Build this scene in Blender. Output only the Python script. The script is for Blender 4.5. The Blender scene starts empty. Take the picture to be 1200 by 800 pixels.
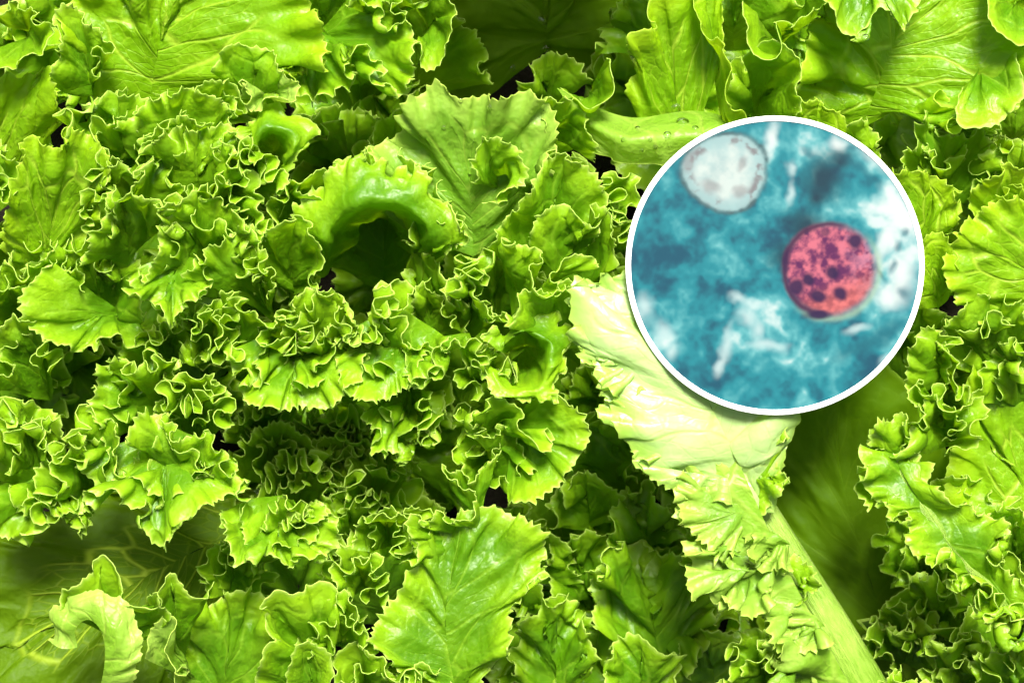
import bpy, math, random
import numpy as np

# ---------------------------------------------------------------- camera, sky, sun, exposure
S = 0.0003                 # metres per layout unit (1 unit = 1/1200 of the 0.36 m wide view at z = 0)
H = 2500.0                 # camera height above the z = 0 level, layout units (0.75 m)
scene = bpy.context.scene
col = scene.collection
cam_d = bpy.data.cameras.new('camera'); cam = bpy.data.objects.new('camera', cam_d); col.objects.link(cam)
cam.location = (0, 0, H * S); cam.rotation_euler = (0, 0, 0)
cam_d.sensor_width = 36.0; cam_d.lens = 75.0; cam_d.clip_start = 0.01; cam_d.clip_end = 100
cam_d.dof.use_dof = True; cam_d.dof.focus_distance = (H - 10) * S; cam_d.dof.aperture_fstop = 18.0
scene.camera = cam

SUN_EL, SUN_AZ = math.radians(60), math.radians(8)     # azimuth from +Y (top of the picture), towards +X
world = bpy.data.worlds.new('World'); scene.world = world; world.use_nodes = True
wn = world.node_tree; wn.nodes.clear()
sky = wn.nodes.new('ShaderNodeTexSky'); sky.sky_type = 'NISHITA'; sky.sun_disc = False
sky.sun_elevation = SUN_EL; sky.sun_rotation = SUN_AZ; sky.air_density = 0.55; sky.dust_density = 8.0; sky.ozone_density = 0.5
bg = wn.nodes.new('ShaderNodeBackground'); bg.inputs['Strength'].default_value = 0.052
wo = wn.nodes.new('ShaderNodeOutputWorld')
wn.links.new(sky.outputs[0], bg.inputs[0]); wn.links.new(bg.outputs[0], wo.inputs[0])
sun_d = bpy.data.lights.new('sun', 'SUN'); sun_d.energy = 4.4; sun_d.angle = math.radians(16.0); sun_d.color = (1.0, 0.95, 0.86)
sun = bpy.data.objects.new('sun', sun_d); col.objects.link(sun)
sun.rotation_euler = (-(math.pi/2 - SUN_EL), 0, -SUN_AZ)
vs = scene.view_settings
vs.view_transform = 'Standard'; vs.look = 'None'; vs.exposure = 1.58; vs.gamma = 1.0; vs.use_curve_mapping = False
cy = scene.cycles
cy.max_bounces = 5; cy.diffuse_bounces = 5; cy.transmission_bounces = 4; cy.glossy_bounces = 2
cy.use_adaptive_sampling = True; cy.adaptive_threshold = 0.04; cy.caustics_reflective = False; cy.caustics_refractive = False

# ---------------------------------------------------------------- small tools
def tag(o, label=None, cat=None, group=None, kind=None):
    if label: o['label'] = label
    if cat: o['category'] = cat
    if group: o['group'] = group
    if kind: o['kind'] = kind
    return o
def W(p):
    """layout point (px right, px down, height) -> layout space centred on the picture, y up"""
    p = np.asarray(p, float); k = (H - p[..., 2]) / H
    return np.stack([(p[..., 0] - 600) * k, -(p[..., 1] - 400) * k, p[..., 2]], -1)
def curve(pts, n):
    """Catmull-Rom through the points, n samples spaced evenly"""
    p = np.asarray(pts, float)
    if len(p) == 1: return np.repeat(p, n, 0)
    q = np.vstack([2*p[0]-p[1], p, 2*p[-1]-p[-2]]); out = []
    for i in range(1, len(q)-2):
        t = np.linspace(0, 1, 40, endpoint=False)[:, None]; a, b, c, d = q[i-1], q[i], q[i+1], q[i+2]
        out.append(0.5*((2*b)+(c-a)*t+(2*a-5*b+4*c-d)*t**2+(3*b-a-3*c+d)*t**3))
    out = np.vstack(out+[p[-1:]])
    L = np.concatenate([[0], np.cumsum(np.linalg.norm(np.diff(out, axis=0), axis=1))])
    t = np.linspace(0, L[-1], n)
    return np.stack([np.interp(t, L, out[:, k]) for k in range(3)], -1)
def noise1(x, seed):
    r = np.random.RandomState(seed % 99991).rand(512)*2-1
    i = np.floor(x).astype(int); f = x-i; f = f*f*(3-2*f)
    return r[i % 512]*(1-f)+r[(i+1) % 512]*f
def noise2(x, y, seed):
    r = np.random.RandomState(seed % 99991).rand(64, 64)*2-1
    i = np.floor(x).astype(int); j = np.floor(y).astype(int); f = x-i; g = y-j
    f = f*f*(3-2*f); g = g*g*(3-2*g)
    a = r[i % 64, j % 64]*(1-f)+r[(i+1) % 64, j % 64]*f
    b = r[i % 64, (j+1) % 64]*(1-f)+r[(i+1) % 64, (j+1) % 64]*f
    return a*(1-g)+b*g
def unit(a): return a/np.maximum(np.linalg.norm(a, axis=-1, keepdims=True), 1e-9)
def frames(P, v):
    Ts = unit(np.gradient(P, axis=1)); Tv = np.gradient(P, axis=0)
    Tv = unit(Tv - Ts*(Tv*Ts).sum(-1, keepdims=True)); return Ts, Tv, np.cross(Ts, Tv)
def arclen(row):
    return np.concatenate([[0], np.cumsum(np.linalg.norm(np.diff(row, axis=0), axis=1))])
def mesh_obj(name, verts, faces, mat, parent=None, attrs=None, smooth=True):
    me = bpy.data.meshes.new(name)
    verts = np.asarray(verts, np.float32)
    if isinstance(faces, np.ndarray):
        nf, k = faces.shape
        me.vertices.add(len(verts)); me.vertices.foreach_set('co', verts.ravel())
        me.loops.add(nf*k); me.loops.foreach_set('vertex_index', faces.astype(np.int32).ravel())
        me.polygons.add(nf); me.polygons.foreach_set('loop_start', np.arange(0, nf*k, k, dtype=np.int32))
        me.update(calc_edges=True)
    else:
        me.from_pydata([tuple(map(float, q)) for q in verts], [], faces); me.update()
    me.polygons.foreach_set('use_smooth', np.full(len(me.polygons), smooth))
    for k, a in (attrs or {}).items():
        a = np.asarray(a, np.float32)
        if a.ndim == 1: me.attributes.new(k, 'FLOAT', 'POINT').data.foreach_set('value', a)
        elif a.shape[1] == 4: me.attributes.new(k, 'FLOAT_COLOR', 'POINT').data.foreach_set('color', a.ravel())
        else: me.attributes.new(k, 'FLOAT_VECTOR', 'POINT').data.foreach_set('vector', a.ravel())
    me.materials.append(mat)
    o = bpy.data.objects.new(name, me); col.objects.link(o)
    if parent: o.parent = parent; o.matrix_parent_inverse = parent.matrix_world.inverted() if False else o.matrix_parent_inverse
    return o
def grid_faces(nv, ns):
    i = np.arange((nv-1)*ns).reshape(nv-1, ns)[:, :-1].ravel()
    return np.stack([i, i+1, i+1+ns, i+ns], -1)

# ---------------------------------------------------------------- materials
class NT:
    def __init__(s, name):
        s.m = bpy.data.materials.new(name); s.m.use_nodes = True; s.t = s.m.node_tree; s.t.nodes.clear()
    def n(s, typ, ins=None, **kw):
        nd = s.t.nodes.new('ShaderNode'+typ)
        for k, v in kw.items(): setattr(nd, k, v)
        for k, v in (ins or {}).items():
            sk = nd.inputs[k]
            if isinstance(v, bpy.types.NodeSocket): s.t.links.new(v, sk)
            else: sk.default_value = v
        return nd
    def math(s, op, a, b=0.0, c=0.0, clamp=False):
        return s.n('Math', {0: a, 1: b, 2: c}, operation=op, use_clamp=clamp).outputs[0]
    def mix(s, f, a, b, blend='MIX'):
        nd = s.n('Mix', data_type='RGBA', blend_type=blend)
        for k, v in ((0, f), (6, a), (7, b)):
            if isinstance(v, bpy.types.NodeSocket): s.t.links.new(v, nd.inputs[k])
            else: nd.inputs[k].default_value = v
        return nd.outputs[2]
    def ramp(s, f, a, b):
        return s.n('MapRange', {0: f, 1: a, 2: b}, interpolation_type='SMOOTHSTEP').outputs[0]

def leaf_material(name, light, dark, vein, rim, trans, vein_s=1.0, rough=0.42, spec=0.38, bump=0.55):
    k = NT(name)
    uv = k.n('Attribute', attribute_name='leaf_uv').outputs['Vector']
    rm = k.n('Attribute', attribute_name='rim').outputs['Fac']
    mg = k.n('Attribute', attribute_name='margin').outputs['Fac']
    sx = k.n('SeparateXYZ', {0: uv}); U, V = sx.outputs[0], sx.outputs[1]
    obj = k.n('TexCoord').outputs['Object']
    # wandering side veins that leave the rib, and a finer net between them
    w1 = k.n('TexNoise', {'Vector': obj, 'Scale': 60.0, 'Detail': 0.0}).outputs['Fac']
    cv = k.n('CombineXYZ', {0: k.math('ADD', k.math('MULTIPLY', U, 0.9), k.math('MULTIPLY', w1, 0.55)), 1: k.math('MULTIPLY', V, 1.1), 2: 0.0}).outputs[0]
    vo1 = k.n('TexVoronoi', {'Vector': cv, 'Scale': 1.0, 'Randomness': 0.85}, feature='DISTANCE_TO_EDGE', voronoi_dimensions='2D').outputs['Distance']
    v1 = k.math('SUBTRACT', 1.0, k.ramp(vo1, 0.0, 0.075))
    vo2 = k.n('TexVoronoi', {'Vector': cv, 'Scale': 3.6}, feature='DISTANCE_TO_EDGE', voronoi_dimensions='2D').outputs['Distance']
    v2 = k.math('SUBTRACT', 1.0, k.ramp(vo2, 0.0, 0.11))
    fade = k.math('SUBTRACT', 1.0, k.ramp(V, 0.72, 1.0))
    veins = k.math('MULTIPLY', k.math('MAXIMUM', v1, k.math('MULTIPLY', v2, 0.3)), k.math('MULTIPLY', fade, vein_s), clamp=True)
    n1 = k.n('TexNoise', {'Vector': obj, 'Scale': 38.0, 'Detail': 2.0}).outputs['Fac']
    n2 = k.n('TexNoise', {'Vector': obj, 'Scale': 420.0, 'Detail': 1.0}).outputs['Fac']
    c = k.mix(k.ramp(k.math('ADD', k.math('MULTIPLY', n1, 0.8), k.math('MULTIPLY', mg, 0.42)), 0.3, 0.88), dark, light)  # paler margin tissue, with the light the frills catch painted in
    c = k.mix(k.math('MULTIPLY', n2, 0.22), c, light)
    c = k.mix(k.math('MULTIPLY', veins, 0.75), c, vein)
    c = k.mix(k.math('MULTIPLY', rm, 0.6), c, rim)  # pale leaf edge, its colour whitened to stand in for frill highlights
    tcol = k.mix(0.5, c, trans)
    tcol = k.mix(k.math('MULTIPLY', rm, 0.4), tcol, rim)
    # relief: sunken veins, puckered tissue
    h = k.math('ADD', k.math('MULTIPLY', veins, -0.9), k.math('ADD', k.math('MULTIPLY', n2, 0.9), k.math('MULTIPLY', k.n('TexNoise', {'Vector': obj, 'Scale': 150.0, 'Detail': 0.0}).outputs['Fac'], 1.4)))
    bp = k.n('Bump', {'Strength': bump, 'Distance': 0.0011, 'Height': h}).outputs[0]
    pr = k.n('BsdfPrincipled', {'Base Color': c, 'Roughness': k.math('ADD', k.math('MULTIPLY', n2, 0.25), rough-0.12), 'Specular IOR Level': spec, 'Normal': bp})
    tr = k.n('BsdfTranslucent', {'Color': tcol})
    ms = k.n('MixShader', {0: 0.46, 1: pr.outputs[0], 2: tr.outputs[0]})
    k.n('OutputMaterial', {'Surface': ms.outputs[0]})
    return k.m

M = {}
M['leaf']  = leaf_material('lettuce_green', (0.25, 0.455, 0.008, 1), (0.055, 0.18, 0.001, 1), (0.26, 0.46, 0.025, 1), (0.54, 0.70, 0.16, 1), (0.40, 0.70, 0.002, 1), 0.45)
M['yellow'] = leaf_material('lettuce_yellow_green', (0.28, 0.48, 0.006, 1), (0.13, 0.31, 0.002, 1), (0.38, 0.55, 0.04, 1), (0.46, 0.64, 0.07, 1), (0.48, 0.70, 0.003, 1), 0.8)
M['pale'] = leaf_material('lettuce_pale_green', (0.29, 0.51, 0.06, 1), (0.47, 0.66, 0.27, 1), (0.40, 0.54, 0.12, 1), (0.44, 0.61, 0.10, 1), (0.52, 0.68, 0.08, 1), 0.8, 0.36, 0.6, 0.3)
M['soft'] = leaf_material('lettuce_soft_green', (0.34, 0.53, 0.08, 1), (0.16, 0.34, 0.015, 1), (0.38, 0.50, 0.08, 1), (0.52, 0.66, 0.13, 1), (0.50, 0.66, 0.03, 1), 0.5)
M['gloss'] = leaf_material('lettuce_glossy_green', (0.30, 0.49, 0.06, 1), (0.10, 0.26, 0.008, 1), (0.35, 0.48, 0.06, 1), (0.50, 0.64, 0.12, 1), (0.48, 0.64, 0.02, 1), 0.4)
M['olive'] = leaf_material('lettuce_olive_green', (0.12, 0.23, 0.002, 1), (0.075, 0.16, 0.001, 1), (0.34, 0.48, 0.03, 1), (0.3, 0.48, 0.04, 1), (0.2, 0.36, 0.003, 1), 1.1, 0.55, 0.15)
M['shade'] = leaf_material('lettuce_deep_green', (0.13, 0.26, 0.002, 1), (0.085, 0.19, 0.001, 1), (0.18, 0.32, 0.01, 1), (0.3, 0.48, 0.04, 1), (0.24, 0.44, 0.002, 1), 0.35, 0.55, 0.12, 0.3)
def rib_material():
    k = NT('lettuce_rib'); obj = k.n('TexCoord').outputs['Object']
    uv = k.n('Attribute', attribute_name='leaf_uv').outputs['Vector']
    n = k.n('TexNoise', {'Vector': obj, 'Scale': 60.0, 'Detail': 3.0}).outputs['Fac']
    st = k.n('TexNoise', {'Vector': uv, 'Scale': 3.0, 'Detail': 4.0, 'Roughness': 0.65}).outputs['Fac']
    c = k.mix(k.ramp(k.math('ADD', k.math('MULTIPLY', n, 0.5), k.math('MULTIPLY', st, 0.5)), 0.3, 0.7), (0.10, 0.215, 0.008, 1), (0.22, 0.34, 0.05, 1))
    bp = k.n('Bump', {'Strength': 0.9, 'Distance': 0.0014, 'Height': k.math('ADD', st, k.math('MULTIPLY', n, 0.6))}).outputs[0]
    pr = k.n('BsdfPrincipled', {'Base Color': c, 'Roughness': 0.38, 'Normal': bp})
    k.n('OutputMaterial', {'Surface': pr.outputs[0]}); return k.m
M['rib'] = rib_material()

# ---------------------------------------------------------------- the frilled leaf
SEED = [100]
def ruffle(P, v, D, lam, amp, kk, v0, pw, seed, curl=0.0, lean=0.0):
    Ts, Tv, N = frames(P, v)
    arc = arclen(P[-1]); x = arc/lam
    ph = 2*math.pi*x + 2.4*noise1(x*0.6, seed) + 1.2*noise1(x*1.7, seed+1) + seed
    am = np.clip(0.85+0.75*noise1(x*0.8, seed+2), 0.15, 1.6)
    w = np.clip(1-D/(v0*lam), 0, 1)**pw*np.minimum(1.0, D[:1]/(lam*0.7))
    lag = 2.6*noise1(x*0.45, seed+3)*(1-v[:, None])+1.5*noise1(x*0.9, seed+4)*(1-v[:, None])
    p2 = ph[None]+lag
    dN = amp*am[None]*np.sin(p2)*w
    dT = -kk*lam/(4*math.pi)*np.sin(2*p2)*np.clip(am, 0.3, 1.2)[None]*w**1.2
    dV = (lean*(0.7+0.6*noise1(x*0.7, seed+7))*np.sin(p2) - curl*(1-np.cos(2*p2+0.7))*0.5)*amp*am[None]*w
    return P + N*dN[..., None] + Ts*dT[..., None] + Tv*dV[..., None]

def leaf(head, rib, edge, mid=None, mat='leaf', big=(60, 20), med=(26, 9), fine=(11, 3), k=(0.9, 1.0, 0.9),
         v0=(1.25, 1.25, 1.3), cup=0.0, teeth=(11, 4), side=False, ribr=None, tipu=0.9, seed=None, res=2.8, label=None, pw=(1.3, 1.3, 1.2), curl=0.4, lean=0.7, dz=0, flare=0, steep=0.65, inner=0.0, round_=60, pucker=1.0, flop=0.0):
    if inner:
        t0 = np.array(rib[-1], float)*0.75+np.array(rib[0], float)*0.25; t0[2] = np.mean([q[2] for q in edge])-14
        leaf(head, rib, [tuple(t0+(np.array(q)-t0)*np.array([inner, inner, 1.0])-np.array([0, 0, 10])) for q in edge], None, mat, big, med, fine, k, v0, cup, teeth, side, None, tipu, None, res, None, pw, curl, lean, dz, flare, steep*1.1, 0.0, flop=flop)
    if dz: rib, edge, mid = [[(a, b, c+dz) for a, b, c in q] if q is not None else None for q in (rib, edge, mid)]
    if mid is None and not side and steep != 1:
        ez = np.mean([q[2] for q in edge]); rib = [(a, b, ez+(c-ez)*steep) for a, b, c in rib]
    SEED[0] += 17; sd = SEED[0] if seed is None else seed
    q_ = 0.85+0.42*random.Random(sd*7+3).random(); big = (big[0]*q_, big[1]*q_); med = (med[0]*q_, med[1]*q_)
    e0 = curve(W(edge), 200); L = arclen(e0)[-1]
    stretch = 1.0+0.9*(big[1]/max(big[0], 1))*2+0.8*(med[1]/max(med[0], 1))*2
    ns = int(np.clip(L*stretch/res, 60, 1500)); nv = 26
    E = curve(W(edge), ns)
    s = np.linspace(0, 1, ns)
    R = curve(W(rib), 200)
    u = s if side else tipu*np.clip(1-np.abs(2*s-1), 0, 1)**0.9
    I = np.stack([np.interp(u*199, np.arange(200), R[:, c]) for c in range(3)], -1)
    t = np.linspace(0, 1, nv); v = 1-(1-t)**1.55
    V = v[:, None, None]
    if mid is not None:
        Mc = curve(W(mid), ns); tt = np.linspace(0, 1, 81)[:, None, None]; vm = 0.55
        Q = np.where(tt < vm, I+(Mc-I)*(tt/vm), Mc+(E-Mc)*((tt-vm)/(1-vm)))
        for _ in range(round_): Q[1:-1] = 0.25*Q[:-2]+0.5*Q[1:-1]+0.25*Q[2:]
        q = v*80; qi = np.minimum(q.astype(int), 79); qf = (q-qi)[:, None, None]
        P = Q[qi]*(1-qf)+Q[qi+1]*qf
    else:
        P = (1-V)*I + V*E
    Ts, Tv, N = frames(P, v)
    zs = np.sign(N[..., 2].mean()) or 1.0
    P = P + N*zs*(cup*4*V*(1-V))
    D = np.linalg.norm(E-I, axis=-1)[None]*(1-v[:, None]); x2 = arclen(E)/48.0; y2 = D/48.0
    if flare: P = P + np.array([0, 0, 1.0])*(flare*np.clip(1-D/60.0, 0, 1)**2)[..., None]
    if flop:
        Ts, Tv, N = frames(P, v); out = Tv*np.array([1, 1, 0.0]); out = unit(out)
        am = np.clip(0.75+1.0*noise1(arclen(E)/46.0, sd+77), 0, 1.7)[None]*flop
        g = np.clip(1-D/34.0, 0, 1)**2*am
        P = P + out*g[..., None]*1.15 - np.array([0, 0, 1.0])*(g*0.75)[..., None]
    bl = noise2(x2[None]+0*y2, y2, sd)*6.0+noise2(x2[None]*2.6+0*y2, y2*2.6, sd+1)*2.6
    P = P + N*(pucker*bl*np.clip(v*2.5, 0, 1)[:, None])[..., None]
    if big[1]: P = ruffle(P, v, D, big[0], big[1], k[0], v0[0], pw[0], sd+11, curl, lean*zs)
    if med[1]: P = ruffle(P, v, D, med[0], med[1], k[1], v0[1], pw[1], sd+23, curl, lean*zs*0.6)
    if fine[1]: P = ruffle(P, v, D, fine[0], fine[1], k[2], v0[2], pw[2], sd+37, 0.0)
    Ts, Tv, N = frames(P, v)
    arc = arclen(P[-1]); x = arc/teeth[0]
    x = x+0.45*noise1(x*0.7, sd+5); f = x-np.floor(x)
    th = np.abs(2*f-1)**1.7*teeth[1]*0.72*np.clip(0.9+0.7*noise1(np.floor(x+0.5)*0.73, sd+6), 0.2, 1.8)
    w = np.clip((v-0.86)/0.14, 0, 1)[:, None]**1.6
    P = P + Tv*(w*(th-teeth[1]*0.4)[None])[..., None]
    # lip: a rounded hem gives the margin its thickness
    Ts, Tv, N = frames(P, v); th_ = 1.0
    P = np.concatenate([P, (P[-1]+Tv[-1]*0.5-N[-1]*th_*0.5)[None], (P[-1]-N[-1]*th_)[None], (P[-2]-N[-2]*th_)[None]], 0)
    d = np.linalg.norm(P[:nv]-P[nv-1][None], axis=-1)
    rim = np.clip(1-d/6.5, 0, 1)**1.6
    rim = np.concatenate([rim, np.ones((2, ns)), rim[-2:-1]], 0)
    vv = np.concatenate([v, [1, 1, v[-2]]])
    uv = np.stack([np.repeat((arclen(E)/60.0+sd*3.1)[None], nv+3, 0), np.repeat(vv[:, None], ns, 1)*max(1.0, np.linalg.norm(E-I, axis=-1).mean()/110.0)+0*P[..., 0], 0*P[..., 0]+sd], -1)
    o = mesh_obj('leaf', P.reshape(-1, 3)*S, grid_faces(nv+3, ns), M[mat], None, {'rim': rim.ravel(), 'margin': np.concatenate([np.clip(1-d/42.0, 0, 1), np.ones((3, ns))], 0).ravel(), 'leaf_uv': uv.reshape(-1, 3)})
    if head is not None: o.parent = head; o.location = -head.location
    if label: o['label'] = label
    if ribr:
        Rc = curve(W(rib), 40); T = unit(np.gradient(Rc, axis=0)); up = np.array([0, 0, 1.0])
        B = unit(np.cross(T, up)); Nn = np.cross(B, T); na = 14
        rad = np.linspace(ribr[0], ribr[1], 40); Rc[:, 2] -= 0.6*rad
        a = np.linspace(0, 2*math.pi, na, endpoint=False)
        ring = Rc[:, None]+rad[:, None, None]*(np.cos(a)[None, :, None]*B[:, None]+0.75*np.sin(a)[None, :, None]*Nn[:, None])
        fc = []
        for i in range(39):
            for j in range(na): fc.append((i*na+j, i*na+(j+1) % na, (i+1)*na+(j+1) % na, (i+1)*na+j))
        fc = np.array(fc)
        r = mesh_obj('midrib', ring.reshape(-1, 3)*S, fc, M['rib'], None, {'leaf_uv': np.stack(np.broadcast_arrays(np.arange(40)[:, None]*0.12, 6*np.abs(np.sin(a/2))[None]+0*rad[:, None], 0*rad[:, None]+0*a[None]), -1).reshape(-1, 3)}); r.parent = o
    return o

def head(label, px, py, z=-380):
    o = bpy.data.objects.new('lettuce_head', None); col.objects.link(o)
    o.empty_display_size = 0.02
    o.location = tuple(W((px, py, z))*S)
    tag(o, label, 'lettuce', 'frilly lettuce heads growing side by side')
    return o
# ---------------------------------------------------------------- ground
def soil_material():
    k = NT('dark_soil'); obj = k.n('TexCoord').outputs['Object']
    n = k.n('TexNoise', {'Vector': obj, 'Scale': 70.0, 'Detail': 8.0, 'Roughness': 0.7}).outputs['Fac']
    c = k.mix(n, (0.005, 0.005, 0.003, 1), (0.022, 0.019, 0.011, 1))
    bp = k.n('Bump', {'Strength': 1.0, 'Distance': 0.01, 'Height': n}).outputs[0]
    k.n('OutputMaterial', {'Surface': k.n('BsdfPrincipled', {'Base Color': c, 'Roughness': 0.95, 'Specular IOR Level': 0.1, 'Normal': bp}).outputs[0]}); return k.m
GZ = -400
gx, gy = np.meshgrid(np.linspace(-4000, 4000, 161), np.linspace(-4000, 4000, 161))
gz = GZ + 14*noise2(gx/90+50, gy/90+50, 3) + 8*noise2(gx/35+90, gy/35+90, 4)
tag(mesh_obj('ground', np.stack([gx, gy, gz], -1).reshape(-1, 3)*S, grid_faces(161, 161), soil_material()), kind='structure')

# ---------------------------------------------------------------- lettuce heads and their leaves
CURLY = dict(big=(120, 17), med=(35, 12), fine=(0, 0), teeth=(11, 7.5), steep=0.78, lean=0.8, v0=(0.8, 1.05, 1), k=(0.8, 1.05, 0.9), inner=0.58)
TIGHT = dict(big=(100, 15), med=(30, 11), fine=(0, 0), teeth=(10, 7), steep=0.82, lean=0.8, v0=(0.8, 1.1, 1), k=(0.8, 1.1, 0.9), inner=0.62)
PLAIN = dict(big=(82, 25), med=(37, 12.5), fine=(0, 0), teeth=(12, 8), steep=1.0)
BROAD = dict(big=(100, 20), med=(46, 10), fine=(0, 0), teeth=(13, 8))
FLAT = dict(big=(80, 9), med=(34, 5), fine=(0, 0), teeth=(12, 8.5))
SMOOTH = dict(big=(150, 9), med=(60, 3), fine=(0, 0), teeth=(14, 3))
LOOP = dict(big=(80, 12), med=(38, 6), fine=(0, 0), teeth=(11, 7), k=(0.6, 0.7, 0.6))
RIBBON = dict(big=(120, 8), med=(52, 2.5), fine=(0, 0), teeth=(14, 4.5), k=(0.6, 0.5, 0.5), steep=0.9)

# upper left head: broad veined leaves
hB = head('broad veined yellow-green lettuce leaves above the mass of tight bright curls', 150, 90)
leaf(hB, [(172,140,-130),(185,60,-50),(200,0,-20)], [(80,130,-70),(66,70,-10),(75,0,10),(140,-45,15),(250,-55,15),(345,-25,20),(386,45,25),(372,98,15),(330,108,-10),(285,130,-70)], mat='yellow', **BROAD)
leaf(hB, [(300,120,-50),(295,95,-20)], [(248,80,15),(262,55,35),(290,52,40),(318,55,38),(336,85,10)], **LOOP)
leaf(hB, [(40,40,-110),(30,38,-90)], [(-25,80,15),(20,80,30),(48,62,30),(52,20,20),(25,2,10),(-20,8,5)], **LOOP)
leaf(hB, [(112,110,-70),(100,70,-20)], [(50,105,-20),(66,55,25),(68,5,35),(98,12,25),(126,52,30),(112,92,0)], mat='leaf', **LOOP)
leaf(hB, [(-30,270,-170),(0,180,-100)], [(-70,110,-50),(0,88,-20),(55,78,0),(74,130,-40),(60,200,-90)], mat='yellow', **FLAT)
leaf(hB, [(350,60,-130),(380,30,-60)], [(330,110,-20),(372,118,10),(402,112,25),(420,68,32),(446,92,35),(478,112,30),(492,72,28),(480,20,20),(430,-25,0)], **BROAD)
leaf(hB, [(500,40,-90),(510,20,-50)], [(480,60,15),(500,85,25),(528,62,25),(540,30,25),(520,-5,25),(470,-25,20)], **LOOP)
leaf(hB, [(450,20,-60),(440,0,-50)], [(405,-10,15),(415,12,30),(445,8,35),(470,30,35),(480,0,30),(500,-20,30)], **LOOP)

# left head: fan leaf with pale veins and small frills on the edge of the bed
hL = head('fan-shaped leaf with pale net veins in front of small bright frills', 20, 330)
leaf(hL, [(52,330,-130),(62,250,-50)], [(0,290,-60),(8,238,15),(22,200,32),(32,160,38),(65,170,40),(82,150,42),(112,160,38),(132,192,20),(118,228,0),(120,290,-60)], mat='yellow', big=(70,9), med=(30,6), fine=(0,0), teeth=(10,4.5))
leaf(hL, [(-20,250,-80),(-10,220,-40)], [(-30,240,0),(5,230,20),(20,215,22),(18,185,22),(0,170,15),(-25,180,0)], **CURLY)
leaf(hL, [(60,470,-120),(40,420,-60)], [(-30,450,0),(-10,395,22),(25,368,28),(52,392,22),(62,430,10)], dz=-55, **CURLY)
leaf(hL, [(20,390,-100),(20,350,-50)], [(-30,370,0),(-10,330,22),(20,308,28),(48,330,22),(52,360,5)], dz=-55, **CURLY)
leaf(hL, [(60,350,-100),(60,320,-50)], [(0,330,-10),(20,290,15),(55,285,25),(88,292,20),(105,330,0)], dz=-55, **TIGHT)
leaf(hL, [(55,580,-90),(40,520,-20)], [(-20,550,20),(-5,492,42),(28,468,48),(56,482,42),(66,520,20)], **CURLY)
leaf(hL, [(110,600,-110),(100,540,-30)], [(25,590,0),(52,552,32),(72,520,42),(100,490,45),(142,500,42),(150,545,20)], **CURLY)
leaf(hL, [(70,540,-90),(60,580,-30)], [(-25,580,0),(-15,620,22),(15,634,28),(45,615,26),(72,600,20),(96,628,18),(108,590,0)], **CURLY)
leaf(hL, [(150,370,-150),(110,370,-100)], [(180,400,-60),(130,405,-40),(70,410,-30),(30,380,-20),(20,340,-20),(60,310,-20)], **FLAT)

# tightly curled bright head
hM = head('mass of tight bright green curls between the veined fan leaf and the arched leaf', 230, 260)
leaf(hM, [(170,230,-120),(140,160,-20)], [(75,155,15),(88,118,32),(130,108,36),(168,125,28),(160,175,0)], **CURLY)
leaf(hM, [(220,230,-90),(205,160,0)], [(118,150,10),(148,135,36),(182,110,46),(218,100,52),(252,110,48),(272,140,30),(280,180,5)], **TIGHT)
leaf(hM, [(250,290,-80),(230,200,10)], [(148,175,20),(190,148,46),(230,150,56),(266,152,56),(288,188,40),(285,240,5)], **TIGHT)
leaf(hM, [(320,184,-230),(320,178,-210)], [(288,185,0),(296,150,14),(316,124,10),(344,132,12),(370,148,14),(366,172,18),(346,188,18),(328,212,0)], mid=[(299,182,24),(302,160,44),(318,151,50),(335,156,48),(341,171,44),(334,190,26)], big=(60,5), med=(30,3), fine=(0,0), teeth=(11,5))
leaf(hM, [(318,118,-60),(315,108,-20)], [(276,110,0),(284,92,26),(288,122,36),(314,130,42),(340,118,42),(347,96,36),(322,80,20)], mat='soft', **LOOP)
leaf(hM, [(250,150,-90),(248,130,-30)], [(215,150,0),(225,110,30),(250,92,36),(275,105,34),(285,140,10)], **TIGHT)
leaf(hM, [(150,310,-80),(150,240,20)], [(90,300,-20),(115,262,32),(132,218,52),(150,195,57),(185,190,52),(212,218,30)], **CURLY)
leaf(hM, [(255,350,-100),(230,270,10)], [(150,335,10),(178,300,42),(192,255,56),(182,235,58),(212,225,58),(250,238,52),(290,260,42),(302,315,5)], **TIGHT)
leaf(hM, [(325,380,-80),(290,320,0)], [(222,310,15),(250,290,42),(270,266,52),(300,270,52),(318,312,46),(310,350,15)], **CURLY)
leaf(hM, [(130,380,-130),(110,320,-30)], [(10,330,-30),(38,298,5),(80,286,15),(112,272,22),(152,300,22),(172,332,10),(168,385,-30)], dz=-55, **CURLY)
leaf(hM, [(215,300,-40),(195,340,20)], [(138,318,20),(146,340,36),(172,352,46),(200,388,46),(216,366,44),(244,345,40),(250,315,20)], big=(60,10), med=(26,6), fine=(0,0), teeth=(10,4.5))
leaf(hM, [(345,345,-110),(340,310,-60)], [(298,340,-20),(304,292,25),(330,256,42),(364,270,42),(378,312,20),(375,340,-20)], **LOOP)
leaf(hM, [(250,250,-60),(270,220,0)], [(220,260,20),(232,222,40),(262,212,52),(296,220,50),(318,250,40),(322,285,10)], **TIGHT)
leaf(hM, [(300,200,-60),(290,170,0)], [(245,190,20),(262,170,42),(290,165,50),(318,195,46),(330,225,30),(320,250,0)], **TIGHT)
leaf(hM, [(340,260,-80),(345,230,-30)], [(310,265,0),(325,225,30),(350,205,38),(385,200,30),(420,195,10)], **CURLY)
leaf(hM, [(110,240,-70),(130,220,-20)], [(95,275,0),(105,235,25),(125,205,30),(140,180,30),(160,170,20)], **TIGHT)

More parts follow.
